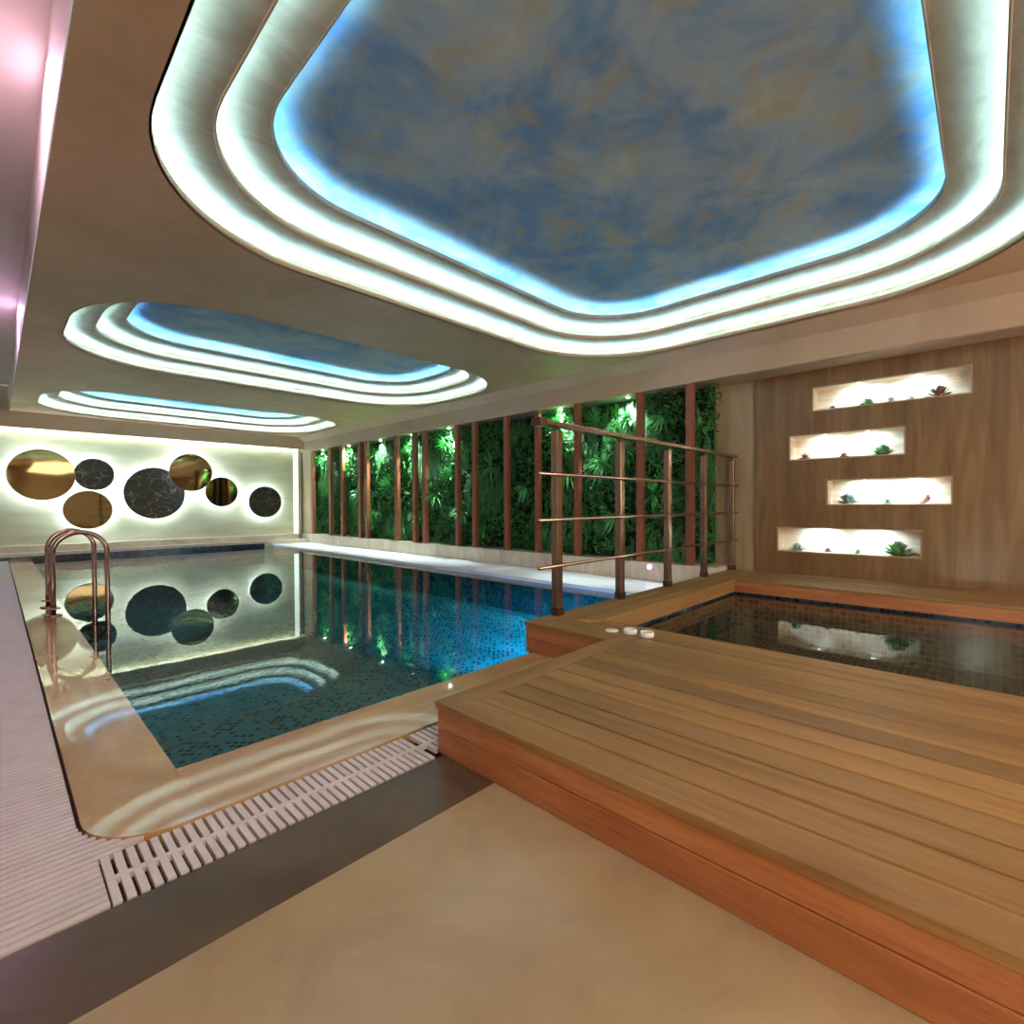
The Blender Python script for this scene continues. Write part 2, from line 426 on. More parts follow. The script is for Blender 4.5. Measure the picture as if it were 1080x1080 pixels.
# steps at the far end of the pool
mb = MB(); mb.box(XL, 5.55, 13.17, YM, -1.1, -.735); mb.box(XL, 5.56, 13.15, 13.17, -.76, -.735)
st = struct('trim_4', mb, M['plinth'], 'beige stone step at the foot of the round mirror wall', 'step')
mb = MB(); mb.box(XL, 5.62, 12.97, 13.17, -1.6, -.862); mb.box(4.62, 5.70, 12.95, 12.97, -1.6, -.862); mb.box(XL, 4.62, 12.95, 12.97, -.925, -.862)
obj('lower_step', mb, M['plinth'], st)
mb = MB(); mb.box(XL, 4.62, 12.955, 12.975, -1.6, -.925)
obj('tile_band', mb, M['band'], st)

# left wall, back wall
mb = MB(); mb.box(XL-.1, XL, Y0, YM+.2, -1.6, 2.35)
struct('wall_left', mb, M['plainwall'], 'plain left wall beside the drain grating', 'wall')
mb = MB(); mb.box(XL-.1, 6.6, Y0-.1, Y0, -1.6, 2.35)
struct('wall_back', mb, M['plainwall'], 'plain wall behind the viewer', 'wall')

# plant wall: backing, plinth and end pillar
mb = MB(); mb.box(6.09, 6.2, 2.44, YM+.1, -.8, 1.5)
struct('wall_right', mb, M['backing'], 'dark backing behind the foliage of the plant wall', 'wall')
mb = MB(); mb.box(5.71, 6.2, 2.25, YM, -1.3, -.735)
struct('trim_5', mb, M['plinth'], 'pale travertine plinth under the plant wall', 'plinth')
mb = MB(); mb.box(4.815, 5.71, 2.24, 12.94, -1.005, -.962)
struct('trim_6', mb, M['ledge'], 'white marble ledge between the pool and the plant wall', 'ledge')
mb = MB(); mb.box(5.74, 5.80, 12.80, YM, -.735, 1.43)
struct('trim_7', mb, M['pillar'], 'brown stone return at the far end of the plant wall', 'wall edge')
mb = MB(); mb.box(6.15, 6.5, 1.90, 2.46, -1, 1.45)
struct('wall_pillar', mb, M['pillar'], 'beige stone pillar between the plant wall and the niche wall', 'pillar')

# niche wall
niches = [  # y0, y1, z0, z1
    (.135, 1.38, .997, 1.235), (.607, 1.602, .482, .735), (.262, 1.242, -.010, .238), (.478, 1.722, -.526, -.272)]
mb = MB()
Yw0, Yw1, Zw0, Zw1 = Y0, 1.975, -1.0, 1.45
yc = sorted({Yw0, Yw1, *[n_[0] for n_ in niches], *[n_[1] for n_ in niches]})
zc = sorted({Zw0, Zw1, *[n_[2] for n_ in niches], *[n_[3] for n_ in niches]})
for a, b2 in zip(yc, yc[1:]):
    for c_, d in zip(zc, zc[1:]):
        my, mz = (a+b2)/2, (c_+d)/2
        if any(q[0] < my < q[1] and q[2] < mz < q[3] for q in niches): continue
        mb.quad((XN,a,c_), (XN,b2,c_), (XN,b2,d), (XN,a,d))
mb.quad((XN,Yw1,Zw0), (XN+.1,Yw1,Zw0), (XN+.1,Yw1,Zw1), (XN,Yw1,Zw1))
nw = struct('wall_niche', mb, M['travertine'], 'brown travertine wall with four lit niches', 'wall')
mb = MB(); mb.box(6.45, 6.5, Y0, 1.98, -1, 1.5); obj('backing', mb, M['pillar'], nw)
D = .22
for (a, b2, c_, d) in niches:
    mb = MB(); x0, x1 = XN, XN+D
    mb.quad((x1,a,c_), (x1,b2,c_), (x1,b2,d), (x1,a,d))
    mb.quad((x0,a,c_), (x1,a,c_), (x1,b2,c_), (x0,b2,c_)); mb.quad((x0,a,d), (x0,b2,d), (x1,b2,d), (x1,a,d))
    mb.quad((x0,a,c_), (x0,a,d), (x1,a,d), (x1,a,c_)); mb.quad((x0,b2,c_), (x1,b2,c_), (x1,b2,d), (x0,b2,d))
    nc = obj('niche', mb, M['niche'], nw)
    mb = MB(); t = .012
    mb.box(XN-.008, XN+.01, a-t, a, c_-t, d+t); mb.box(XN-.008, XN+.01, b2, b2+t, c_-t, d+t)
    mb.box(XN-.008, XN+.01, a, b2, c_-t, c_); mb.box(XN-.008, XN+.01, a, b2, d, d+t)
    obj('niche_frame', mb, M['pillar'], nc)
    mb = MB()
    for fy in (.30, .68):
        y = a+(b2-a)*fy
        mb.lathe([(.018,.004),(.018,-.001)], (XN+.05, y, d), 'z', 16)
    obj('spot_lens', mb, M['nichelens'], nc)

# floors
mb = MB(); mb.box(XL, 1.30, Y0, 1.26, -1.05, -.985)
struct('floor', mb, M['light_floor'], 'polished light brown stone floor in the foreground', 'floor')
mb = MB(); mb.box(XL, 2.3, 1.26, 1.545, -1.05, -.984); mb.box(1.209, 2.44, 1.545, 1.79, -1.10, -1.03)
struct('trim_8', mb, M['dark_floor'], 'dark brown polished marble strip beside the drain grating', 'floor strip')

# pool
mb = MB()
px0, px1, py0, py1, zb = .455, 4.82, 2.178, 12.96, -1.43
mb.quad((px0,py0,zb),(px1,py0,zb),(px1,py1,zb),(px0,py1,zb))
mb.quad((px0,py0,zb),(px0,py1,zb),(px0,py1,-.985),(px0,py0,-.985))
mb.quad((px0,py0,zb),(px0,py0,-.985),(px1,py0,-.985),(px1,py0,zb))
mb.quad((px0,py1,zb),(px1,py1,zb),(px1,py1,-1.0),(px0,py1,-1.0))
pb = struct('pool_basin', mb, M['mosaic'], 'large swimming pool basin lined with teal mosaic tiles', 'pool basin')
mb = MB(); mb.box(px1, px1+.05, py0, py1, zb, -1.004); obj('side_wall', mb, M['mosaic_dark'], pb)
mb = MB(); mb.quad((px0,py0,-1),(px1,py0,-1),(px1,py1,-1),(px0,py1,-1))
wo = obj('pool_water', mb, M['water']); tag(wo, 'still clear water filling the large swimming pool', 'water', kind='stuff')

# coping along left and near side, rounded outer corner
R_ = .22; ox, oy = .17, 1.795
arc = [(ox+R_-R_*math.cos(a), oy+R_-R_*math.sin(a)) for a in [PI/2*k/10 for k in range(11)]]   # from left side to near side
mb = MB(); mb.prism([(px0,12.95),(ox,12.95),*arc,(px0,oy),(px0,py0)], -1.06, -.978)
cp = struct('pool_coping', mb, M['coping'], 'polished honey brown stone coping around the large pool', 'pool edge')
mb = MB(); mb.prism([(px0,oy),(2.50,oy),(2.50,py0),(px0,py0)], -1.06, -.978)
obj('near_coping', mb, M['copingx'], cp)

# drain grating
gr = empty('drain_grating', (.03, 1.67, -.985), 'pale slotted drain grating running round the pool coping', 'drain grating')
mb = MB()
y = 1.56
while y < 12.9:
    xe = .160 if y > 2.0 else .185 if y < 1.785 else ox+R_-math.sqrt(max(0, R_**2-(R_-(y-oy-.005))**2))-.010 if y > 1.80 else .24
    mb.box(-.44, xe, y, y+.019, -1.0, -.983); y += .0285
mb.box(-.11, -.09, 1.56, 12.9, -1.0, -.982)
obj('long_grate', mb, M['grate'], gr)
mb = MB(); x = .19
while x < 1.18:
    mb.box(x, x+.019, 1.555, 1.785, -1.0, -.983); x += .0285
x = 1.215
while x < 1.9:
    mb.box(x, x+.019, 1.60, 1.785, -1.0, -.983); x += .0285
mb.box(.19, 1.9, 1.662, 1.678, -1.0, -.982)
obj('short_grate', mb, M['grate'], gr)
mb = MB(); mb.box(-.44, .168, 1.55, 12.9, -1.1, -1.04); mb.box(.168, 1.208, 1.55, 1.79, -1.1, -1.04); mb.box(.168, .42, 1.79, 2.03, -1.1, -1.065)
obj('channel', mb, M['under'], gr)

# ------------------------------------------------------------------ timber deck round the spa
sx0, sx1, sy1, sy0 = 2.84, 5.28, 1.90, -2.6
ZD = -.78; ft = .026
deck = empty('timber_deck', (1.9, 0, -.98), 'raised timber deck of long planks around the small spa pool', 'deck')
g_ = .0055
mb = MB()                     # planks along y on the main deck
xs = [1.335]+[1.335+.1265*(i+1) for i in range(9)]+[2.60]
for a, b2 in zip(xs, xs[1:]):
    mb.bevbox(a+g_, b2-g_, Y0+.02, 1.470, ZD-ft, ZD, .004)
mb.bevbox(2.60+g_, 2.72-g_, Y0+.02, 1.56, ZD-ft, ZD, .004)
mb.bevbox(2.72+g_, sx0+.008, Y0+.02, 1.88, ZD-ft, ZD, .004)
for a, b2 in ((sx1-.008, 5.42), (5.42, 5.56), (5.56, 5.70), (5.70, 5.84), (5.84, 5.98), (5.98, 6.115)):
    mb.bevbox(a+g_, b2-g_, Y0+.02, 1.885, ZD-ft, ZD, .004)
obj('long_planks', mb, M['wood_y'], deck)
def poly_board(mb, pts, z0, z1): mb.prism(pts, z0, z1)
mb = MB()                     # border boards, mitred
poly_board(mb, [(1.205, Y0+.02), (1.331, Y0+.02), (1.331, 1.466), (1.205, 1.588)], ZD-ft, ZD)
obj('front_border', mb, M['wood_y'], deck)
mb = MB()
poly_board(mb, [(1.207, 1.590), (1.333, 1.474), (2.596, 1.474), (2.44, 1.590)], ZD-ft, ZD)
obj('side_border', mb, M['wood_x'], deck)
mb = MB()
poly_board(mb, [(2.44, 1.594), (2.596, 1.478), (2.596, 2.12), (2.44, 2.235)], ZD-ft, ZD)
poly_board(mb, [(2.603, 1.565), (2.713, 1.565), (2.713, 2.0), (2.603, 2.10)], ZD-ft, ZD)
obj('corner_border', mb, M['wood_y'], deck)
mb = MB()
poly_board(mb, [(2.445, 2.238), (2.600, 2.122), (6.11, 2.122), (6.11, 2.238)], ZD-ft, ZD)
poly_board(mb, [(2.608, 2.115), (2.722, 2.006), (6.11, 2.006), (6.11, 2.115)], ZD-ft, ZD)
poly_board(mb, [(2.730, 2.0), (2.838, 1.888), (6.11, 1.888), (6.11, 2.0)], ZD-ft, ZD)
obj('crosswise_planks', mb, M['wood_x'], deck)
def fascia(name, box1, box2, mat):
    mb = MB(); mb.bevbox(*box1, .003); mb.bevbox(*box2, .003); return obj(name, mb, mat, deck)
fascia('front_fascia', (1.212, 1.235, Y0+.02, 1.580, -.882, ZD-ft), (1.212, 1.235, Y0+.02, 1.580, -.984, -.885), M['fascia_y'])
fascia('left_fascia', (1.235, 2.47, 1.557, 1.580, -.882, ZD-ft), (1.235, 2.47, 1.557, 1.580, -.976, -.885), M['fascia_x'])
fascia('corner_fascia', (2.447, 2.47, 1.580, 2.228, -.882, ZD-ft), (2.447, 2.47, 1.580, 2.228, -.976, -.885), M['fascia_y'])
fascia('pool_side_fascia', (2.47, 6.11, 2.205, 2.228, -.882, ZD-ft), (2.47, 6.11, 2.205, 2.228, -1.06, -.885), M['fascia_x'])
for a, b2 in ((sx0-.02, sx0+.004), (sx1-.004, sx1+.02)):
    mb = MB(); mb.box(a, b2, sy0, sy1, -.905, ZD-ft)
    obj('spa_side_fascia', mb, M['fascia_y'], deck)
mb = MB(); mb.box(sx0-.02, sx1+.02, sy1-.004, sy1+.02, -.905, ZD-ft)
obj('spa_end_fascia', mb, M['wood_x'], deck)
# spa basin
mb = MB(); zs = -1.32
X0, X1, Y1_ = sx0-.012, sx1+.012, sy1+.012
mb.quad((X0,sy0,zs),(X1,sy0,zs),(X1,Y1_,zs),(X0,Y1_,zs))
mb.quad((X0,sy0,zs),(X0,sy0,-.96),(X1,sy0,-.96),(X1,sy0,zs))
for z0, z1 in ((zs,-.96),):
    mb.quad((X0,sy0,z0),(X0,Y1_,z0),(X0,Y1_,z1),(X0,sy0,z1)); mb.quad((X1,sy0,z0),(X1,sy0,z1),(X1,Y1_,z1),(X1,Y1_,z0)); mb.quad((X0,Y1_,z0),(X1,Y1_,z0),(X1,Y1_,z1),(X0,Y1_,z1))
sb = struct('spa_basin', mb, M['spa_mosaic'], 'small spa pool basin lined with grey green mosaic', 'spa basin')
mb = MB()
z0, z1 = -.96, -.903
e_ = .006
mb.box(X0-.02, X0+e_, sy0, Y1_, z0, z1); mb.box(X1-e_, X1+.02, sy0, Y1_, z0, z1); mb.box(X0, X1, Y1_-e_, Y1_+.02, z0, z1)
obj('tile_band', mb, M['band'], sb)
mb = MB(); mb.quad((X0,sy0,-.925),(X1,sy0,-.925),(X1,Y1_,-.925),(X0,Y1_,-.925))
wo = obj('spa_water', mb, M['spawater']); tag(wo, 'still dark water in the small spa pool', 'water', kind='stuff')

# white caps on the deck
cap_lab = ['flat white disc lying on the timber deck, farthest of three from the viewer', 'white round cap on the deck, middle one of three beside the spa corner', 'white round cap on the deck, nearest of three beside the spa corner']
for (x, y, r, h), lab in zip([(2.625,1.675,.040,.008), (2.655,1.565,.041,.026), (2.655,1.455,.042,.027)], cap_lab):
    mb = MB(); mb.lathe([(r*.96,0),(r,.003),(r,h*.8),(r*.93,h),(r*.80,h),(r*.77,h-.002)] if h > .01 else [(r,0),(r,h*.6),(r*.9,h)], (x,y,ZD+.0005), 'z', 40)
    o = obj('white_cap', mb, M['white_plastic'], None, (x,y,ZD)); tag(o, lab, 'cap', 'white caps on the deck')

# ------------------------------------------------------------------ bronze railing
rail = empty('bronze_railing', (4.4, 2.2, ZD), 'bronze metal railing with five posts between the pool and the spa deck', 'railing')
for i, x in enumerate([2.745, 3.572, 4.415, 5.24, 6.04]):
    mb = MB(); mb.bevbox(x-.030, x+.030, 2.172, 2.228, ZD, .512, .004)
    p = obj('post', mb, M['bronze'], rail)
    mb = MB(); mb.bevbox(x-.036, x+.036, 2.166, 2.234, ZD, ZD+.055, .004)
    for sx_ in (-.038,):
        mb.lathe([(.006,0),(.006,.005)], (x+sx_, 2.2, ZD+.03), 'x', 10); mb.lathe([(.006,0),(.006,.005)], (x, 2.161, ZD+.03), 'y', 10)
    obj('base_shoe', mb, M['bronze_dark'], p)
    mb = MB(); mb.lathe([(.010,0),(.010,.03)], (x,2.2,.51), 'z', 12); mb.box(x-.03, x+.03, 2.19, 2.21, .535, .545)
    obj('bracket', mb, M['bronze_dark'], p)
mb = MB(); mb.bevbox(2.54, 6.14, 2.166, 2.234, .542, .578, .006); obj('handrail', mb, M['bronze'], rail)
mb = MB(); mb.bevbox(2.522, 2.60, 2.158, 2.242, .530, .586, .005); obj('end_cap', mb, M['bronze_dark'], rail)
for z in (.208, -.105, -.425):
    mb = MB(); mb.tube([(2.50,2.158,z),(6.10,2.158,z)], .0125, 12); cr = obj('cross_bar', mb, M['bronze'], rail)
    for x in [2.745, 3.572, 4.415, 5.24, 6.04]:
        mb = MB(); mb.box(x-.012, x+.012, 2.155, 2.178, z-.012, z+.012)
        obj('bar_clip', mb, M['bronze_dark'], cr)

# ------------------------------------------------------------------ pool ladder rails
lad = empty('pool_ladder', (.4, 6.3, -.978), 'shiny copper toned double hoop pool ladder rail on the left coping', 'pool ladder')
for (xl, xr, y) in ((.352, .70, 6.62), (.352, .735, 6.05)):
    r = (xr-xl)/2; cx = (xl+xr)/2; zt = -.235-r
    pts = [(xl,y,-.975), (xl,y,-.7), (xl,y,zt)]+[(cx-r*math.cos(a), y, zt+r*math.sin(a)) for a in [PI*k/24 for k in range(1,24)]]+[(xr,y,zt), (xr,y,-.8), (xr,y,-1.10), (xr-.02,y,-1.22), (px0+.02,y,-1.30)]
    mb = MB(); mb.tube(pts, .021, 16); h = obj('hoop', mb, M['chrome'], lad)
    mb = MB(); mb.lathe([(.062,0),(.062,.008),(.045,.016),(.024,.018)], (xl,y,-.978), 'z', 28); mb.lathe([(.052,0),(.052,.008),(.024,.012)], (xl,y,-.915), 'z', 28)
    obj('flange', mb, M['chrome'], h)
for z in (-1.12, -1.25):
    mb = MB(); mb.bevbox(.62, .74, 6.05, 6.62, z-.012, z+.012, .004); obj('tread', mb, M['chrome'], lad)

# ------------------------------------------------------------------ round mirrors
discs = [ (.64,.62,.49,'gold',.19,'large gold tinted round mirror at the left end of the far wall'),
          (1.425,.66,.325,'silver',.15,'small silver leaf round disc beside the large gold mirror at upper left'),
          (1.315,-.062,.388,'gold',.19,'medium gold tinted round mirror low on the far wall above the ladder'),
          (2.445,.29,.560,'silver',.16,'largest dark silver leaf round disc in the middle of the far wall'),
          (3.11,.765,.425,'gold',.25,'gold tinted round mirror overlapping the upper right of the largest silver disc'),
          (3.75,.34,.350,'gold',.18,'smallest gold tinted round mirror touching the overlapping gold one'),
          (4.74,.10,.392,'silver',.16,'lone dark silver round disc at the right end of the far wall')]
for x, z, r, kind, off, lab in discs:
    t = empty('round_mirror', (x, YM, z-r), lab, 'mirror', 'round mirrors on the far wall')
    y = YM-off
    mb = MB(); mb.lathe([(r,.012),(r,0),(r-.012,-.004)], (x,y,z), 'y', 72); mb2 = mb
    obj('rim', mb, M['rim'], t)
    mb = MB(); mb.lathe([(r-.008,-.003),(r-.012,-.006)], (x,y,z), 'y', 72); mb.smooth = [False]*len(mb.f); obj('mirror_face', mb, M['gold' if kind == 'gold' else 'silver'], t)
    mb = MB(); mb.tube([(x+(r-.06)*math.cos(a), y+.05, z+(r-.06)*math.sin(a)) for a in [2*PI*k/48 for k in range(48)]], .010, 6, closed=True)
    obj('led_ring', mb, M['ledhalo'], t)
    mb = MB(); mb.lathe([(.06,0),(.06,off-.012)], (x,y+.012,z), 'y', 16); obj('mount', mb, M['rim'], t)

# ------------------------------------------------------------------ plant wall slats
ordi = ['first','second','third','fourth','fifth','sixth','seventh','eighth','ninth','tenth','eleventh','twelfth','thirteenth','fourteenth','fifteenth']
slatY = [12.712,11.736,11.123,10.303,10.013,8.811,8.191,7.854,6.882,6.417,5.644,4.981,4.236,3.242,2.584]
mb = MB(); mb.bevbox(5.725, 5.80, -.040, .040, -.733, 1.429, .003)
proto = None
for i, y in enumerate(slatY):
    if proto is None:
        proto = obj('timber_column', mb, M['slat'], None, (5.76, 0, -.733)); o = proto
    else:
        o = proto.copy(); C.objects.link(o)
    w = 1.35 if y > 7.5 else 1.1
    o.location = T((5.76, y, -.733)); o.scale = (1, w, 1)
    tag(o, f'tall red brown timber column before the plant wall, {ordi[i]} from the far end', 'column', 'timber columns before the plant wall')

# ------------------------------------------------------------------ foliage carpet (uncountable small leaves)
rng = np.random.default_rng(3)
def leaf_cloud(n):
    # a few growth habits in patches: hanging sprays of small leaflets, and bushy tufts
    V = []; F = []
    cnt = 0
    def put(P, d, nrm, L, W):
        nonlocal cnt
        s = np.cross(d, nrm); s /= (np.linalg.norm(s)+1e-9)
        V.extend([P, P+d*L*.5+s*W, P+d*L-nrm*L*.15, P+d*L*.5-s*W, P+d*L*.5+nrm*W*.35])
        F.extend([(cnt, cnt+1, cnt+4), (cnt+1, cnt+2, cnt+4), (cnt+2, cnt+3, cnt+4), (cnt+3, cnt, cnt+4)])
        cnt += 5
    k = 0
    while k < n:
        y = rng.uniform(2.34, 13.25); z = rng.uniform(-.70, 1.42)
        # near half needs finer growth than far half
        ph = math.sin(y*3.1+z*2.3)+math.sin(y*1.3-z*4.1+1)
        if ph > .5:        # hanging spray
            q = np.array([rng.uniform(5.86, 5.97), y, z]); ln = rng.integers(7, 14)
            lean = rng.normal(0, .25)
            for i in range(ln):
                for s_ in (-1, 1):
                    d = np.array([-.35, s_*.8, -.5+rng.normal(0,.2)]); d /= np.linalg.norm(d)
                    put(q, d, np.array([-1.,0,.35]), rng.uniform(.022,.034), .009); k += 1
                q = q+np.array([-.002, lean*.02, -.021])
        elif ph > -.6:     # tuft
            q = np.array([rng.uniform(5.90, 6.02), y, z])
            for i in range(12):
                d = rng.normal(0, 1, 3); d[0] = -abs(d[0])-.2; d /= np.linalg.norm(d)
                nr = np.cross(d, rng.normal(0,1,3)); nr /= np.linalg.norm(nr)
                put(q+rng.normal(0,.015,3), d, nr, rng.uniform(.05,.10), rng.uniform(.007,.012)); k += 1
        else:              # broader leaves
            for i in range(5):
                q = np.array([rng.uniform(5.88, 6.0), y+rng.normal(0,.05), z+rng.normal(0,.05)])
                d = rng.normal(0, .7, 3)+np.array([-.6,0,.2]); d /= np.linalg.norm(d)
                nr = np.cross(d, rng.normal(0,1,3)); nr /= np.linalg.norm(nr)
                put(q, d, nr, rng.uniform(.05,.09), rng.uniform(.014,.022)); k += 1
    return np.array(V), F
V, F = leaf_cloud(78000)
V[:, 0] = np.clip(V[:, 0], 5.806, 6.085)
V = V[:, :]*S; V[:, 2] += S
me = bpy.data.meshes.new('foliage_carpet')
me.from_pydata(V.tolist(), [], F); me.materials.append(M['leaf'])
o = bpy.data.objects.new('foliage_carpet', me); C.objects.link(o); WORLD[o.name] = Vector((0,0,0))
tag(o, 'dense carpet of small green leaves covering the plant wall', 'foliage', kind='stuff')

# spiky ferns standing out of the carpet
def fern_mesh(seed, n, L, droop, W):
    rg = random.Random(seed); mb = MB()
    for i in range(n):
        az = 2*PI*i/n*2.4+rg.uniform(-.3,.3); el = rg.uniform(.25, 1.35)
        # growth axis is -X (out of the wall)
        d = Vector((-math.cos(el), math.sin(el)*math.cos(az), math.sin(el)*math.sin(az)))
        ln = L*rg.uniform(.7, 1.1); p = Vector((0,0,0)); side = d.cross(Vector((0,0,1)))
        if side.length < .05: side = Vector((0,1,0))
        side.normalize()
        vs = []; seg = 5
        for k in range(seg+1):
            t = k/seg; w = W*(.35+1.3*t*(1-t)*2)*(1-t**3)+.0008
            up = side.cross(d).normalized()
            vs += [p+side*w, p+up*w*.25*-1, p-side*w]
            d = (d+Vector((0,0,-droop*(.12+t*.25)))).normalized(); p = p+d*ln/seg
        fs = []
        for k in range(seg):
            for c_ in (0, 1): fs.append((3*k+c_, 3*k+c_+1, 3*k+4+c_, 3*k+3+c_))
        mb.add(vs, fs, True)
    return mb
ferns = [ (341,478,1), (368,479,2), (397,474,1), (432,470,0), (471,465,1), (413,513,1), (426,486,1), (370,497,0), (382,521,2), (519,491,1), (547,452,0), (557,514,2),
          (456,507,0), (461,523,2), (394,553,0), (425,557,2), (512,559,0), (400,540,2), (543,455,2), (631,431,1), (658,470,1), (637,490,2), (664,430,0), (590,440,1), (577,556,0), (649,545,2), (494,470,2), (478,500,0), (350,520,0), (445,545,0), (355,548,2), (490,540,2), (600,500,2), (700,440,2), (690,520,0), (740,450,0)]
# spots of growth measured along the wall (wall distance, height)
fyaw = math.radians(43.872); fp = math.radians(-.8375); fr_ = math.radians(-.2729); FL = 524.62
Fv = Vector((math.cos(fyaw)*math.cos(fp), math.sin(fyaw)*math.cos(fp), math.sin(fp)))
Rv = Vector((math.sin(fyaw), -math.cos(fyaw), 0)); Uv = Rv.cross(Fv)
Rv, Uv = Rv*math.cos(fr_)+Uv*math.sin(fr_), -Rv*math.sin(fr_)+Uv*math.cos(fr_)
def wall_pt(px, py, x):
    d = Fv+Rv*(px-540)/FL-Uv*(py-539.5)/FL
    return d*(x/d.x)
def gap_of(y):
    k = sum(1 for s in slatY if s > y)
    if k == 0: return 'left of all columns'
    return f'past {ordi[k-1]} column from far end'
protos = []
adj = ['leafy tuft', 'spiky fern', 'drooping fern']
for k, (n_, L_, dr, W_) in enumerate([(34,.26,.5,.018), (30,.36,.35,.016), (32,.31,1.2,.012)]):
    protos.append([None, fern_mesh(11+k, n_, L_, dr, W_)])
seen = {}
for px, py, k in ferns:
    q = wall_pt(px, py, 5.93)
    hgt = 'at top of' if q.z > 1.0 else 'high on' if q.z > .55 else 'midway up' if q.z > .05 else 'low on' if q.z > -.4 else 'at foot of'
    if protos[k][0] is None:
        protos[k][0] = obj('fern', protos[k][1], M['fern'], None, (0,0,0), False); o = protos[k][0]
        # its mesh sits about its own origin
        w0 = T((0,0,0)); 
    else:
        o = protos[k][0].copy(); C.objects.link(o)
    o.location = T((5.90, q.y, min(q.z, 1.14))); o.rotation_euler = (random.uniform(-.6,.6), 0, 0)
    s_ = random.uniform(.9, 1.2)*(.72 if q.z > .9 else 1); o.scale = (s_, s_, s_)
    lab = f'{adj[k]} {hgt} plant wall {gap_of(q.y)}'
    if lab in seen:
        prev, py_ = seen[lab]
        rt, lf = (f'{adj[k]}, {w_} of two, {lab[len(adj[k])+1:]}' for w_ in ('right', 'left'))
        lab2 = rt if q.y < py_ else lf
        prev['label'] = lf if q.y < py_ else rt
        tag(o, lab2, 'plant', 'ferns on the plant wall')
    else:
        tag(o, lab, 'plant', 'ferns on the plant wall'); seen[lab] = (o, q.y)

# ------------------------------------------------------------------ lights over the plant wall
def spot(name, loc, target, energy, col, size=70, blend=.6, radius=.02):
    d = bpy.data.lights.new(name, 'SPOT'); d.energy = energy*S*S; d.color = col; d.spot_size = math.radians(size); d.spot_blend = blend; d.shadow_soft_size = radius
    o = bpy.data.objects.new(name, d); C.objects.link(o); o.location = T(loc)
    v = T(target)-T(loc); o.rotation_euler = v.to_track_quat('-Z', 'Y').to_euler(); return o
def area(name, loc, target, energy, col, sx=.5, sy=.5):
    d = bpy.data.lights.new(name, 'AREA'); d.shape = 'RECTANGLE'; d.size = sx*S; d.size_y = sy*S; d.energy = energy*S*S; d.color = col
    o = bpy.data.objects.new(name, d); C.objects.link(o); o.location = T(loc)
    v = T(target)-T(loc); o.rotation_euler = v.to_track_quat('-Z', 'Y').to_euler(); return o
spy = [12.35, 11.0, 9.6, 8.42, 7.25, 4.62, 3.48]
names = ['seventh','sixth','fifth','fourth','third','second','first']
for i, y in enumerate(spy):
    t = empty('ceiling_spotlight', (5.86, y, 1.425), f'small bright spotlight under the beam over the plant wall, {names[i]} from the stone pillar', 'spotlight', 'spotlights over the plant wall')
    mb = MB(); mb.lathe([(.04,.004),(.04,-.006),(.028,-.008)], (5.86,y,1.427), 'z', 24); obj('housing', mb, M['rim'], t)
    mb = MB(); mb.lathe([(.026,-.008),(.02,-.012)], (5.86,y,1.427), 'z', 20); obj('lens', mb, M['lens'], t)
    spot('plant_spot', (5.80, y, 1.40), (6.02, y, .5), 170, (.72,1,.86), 95, .8, .025)

# little violet lamp in the plinth
t = empty('plinth_lamp', (5.705, 3.09, -.80), 'tiny pink violet lamp set in the plinth under the plant wall', 'lamp')
mb = MB(); mb.lathe([(.028,0),(.028,-.01)], (5.712,3.09,-.79), 'x', 20); obj('lens', mb, M['violet'], t)

# niche spots
for (a, b2, c_, d) in niches:
    for fy in (.30, .68):
        y = a+(b2-a)*fy
        spot('niche_spot', (XN+.06, y, d-.02), (XN+.20, y, c_+.06), 5.5, (.50,.76,1.0), 150, .6, .02)

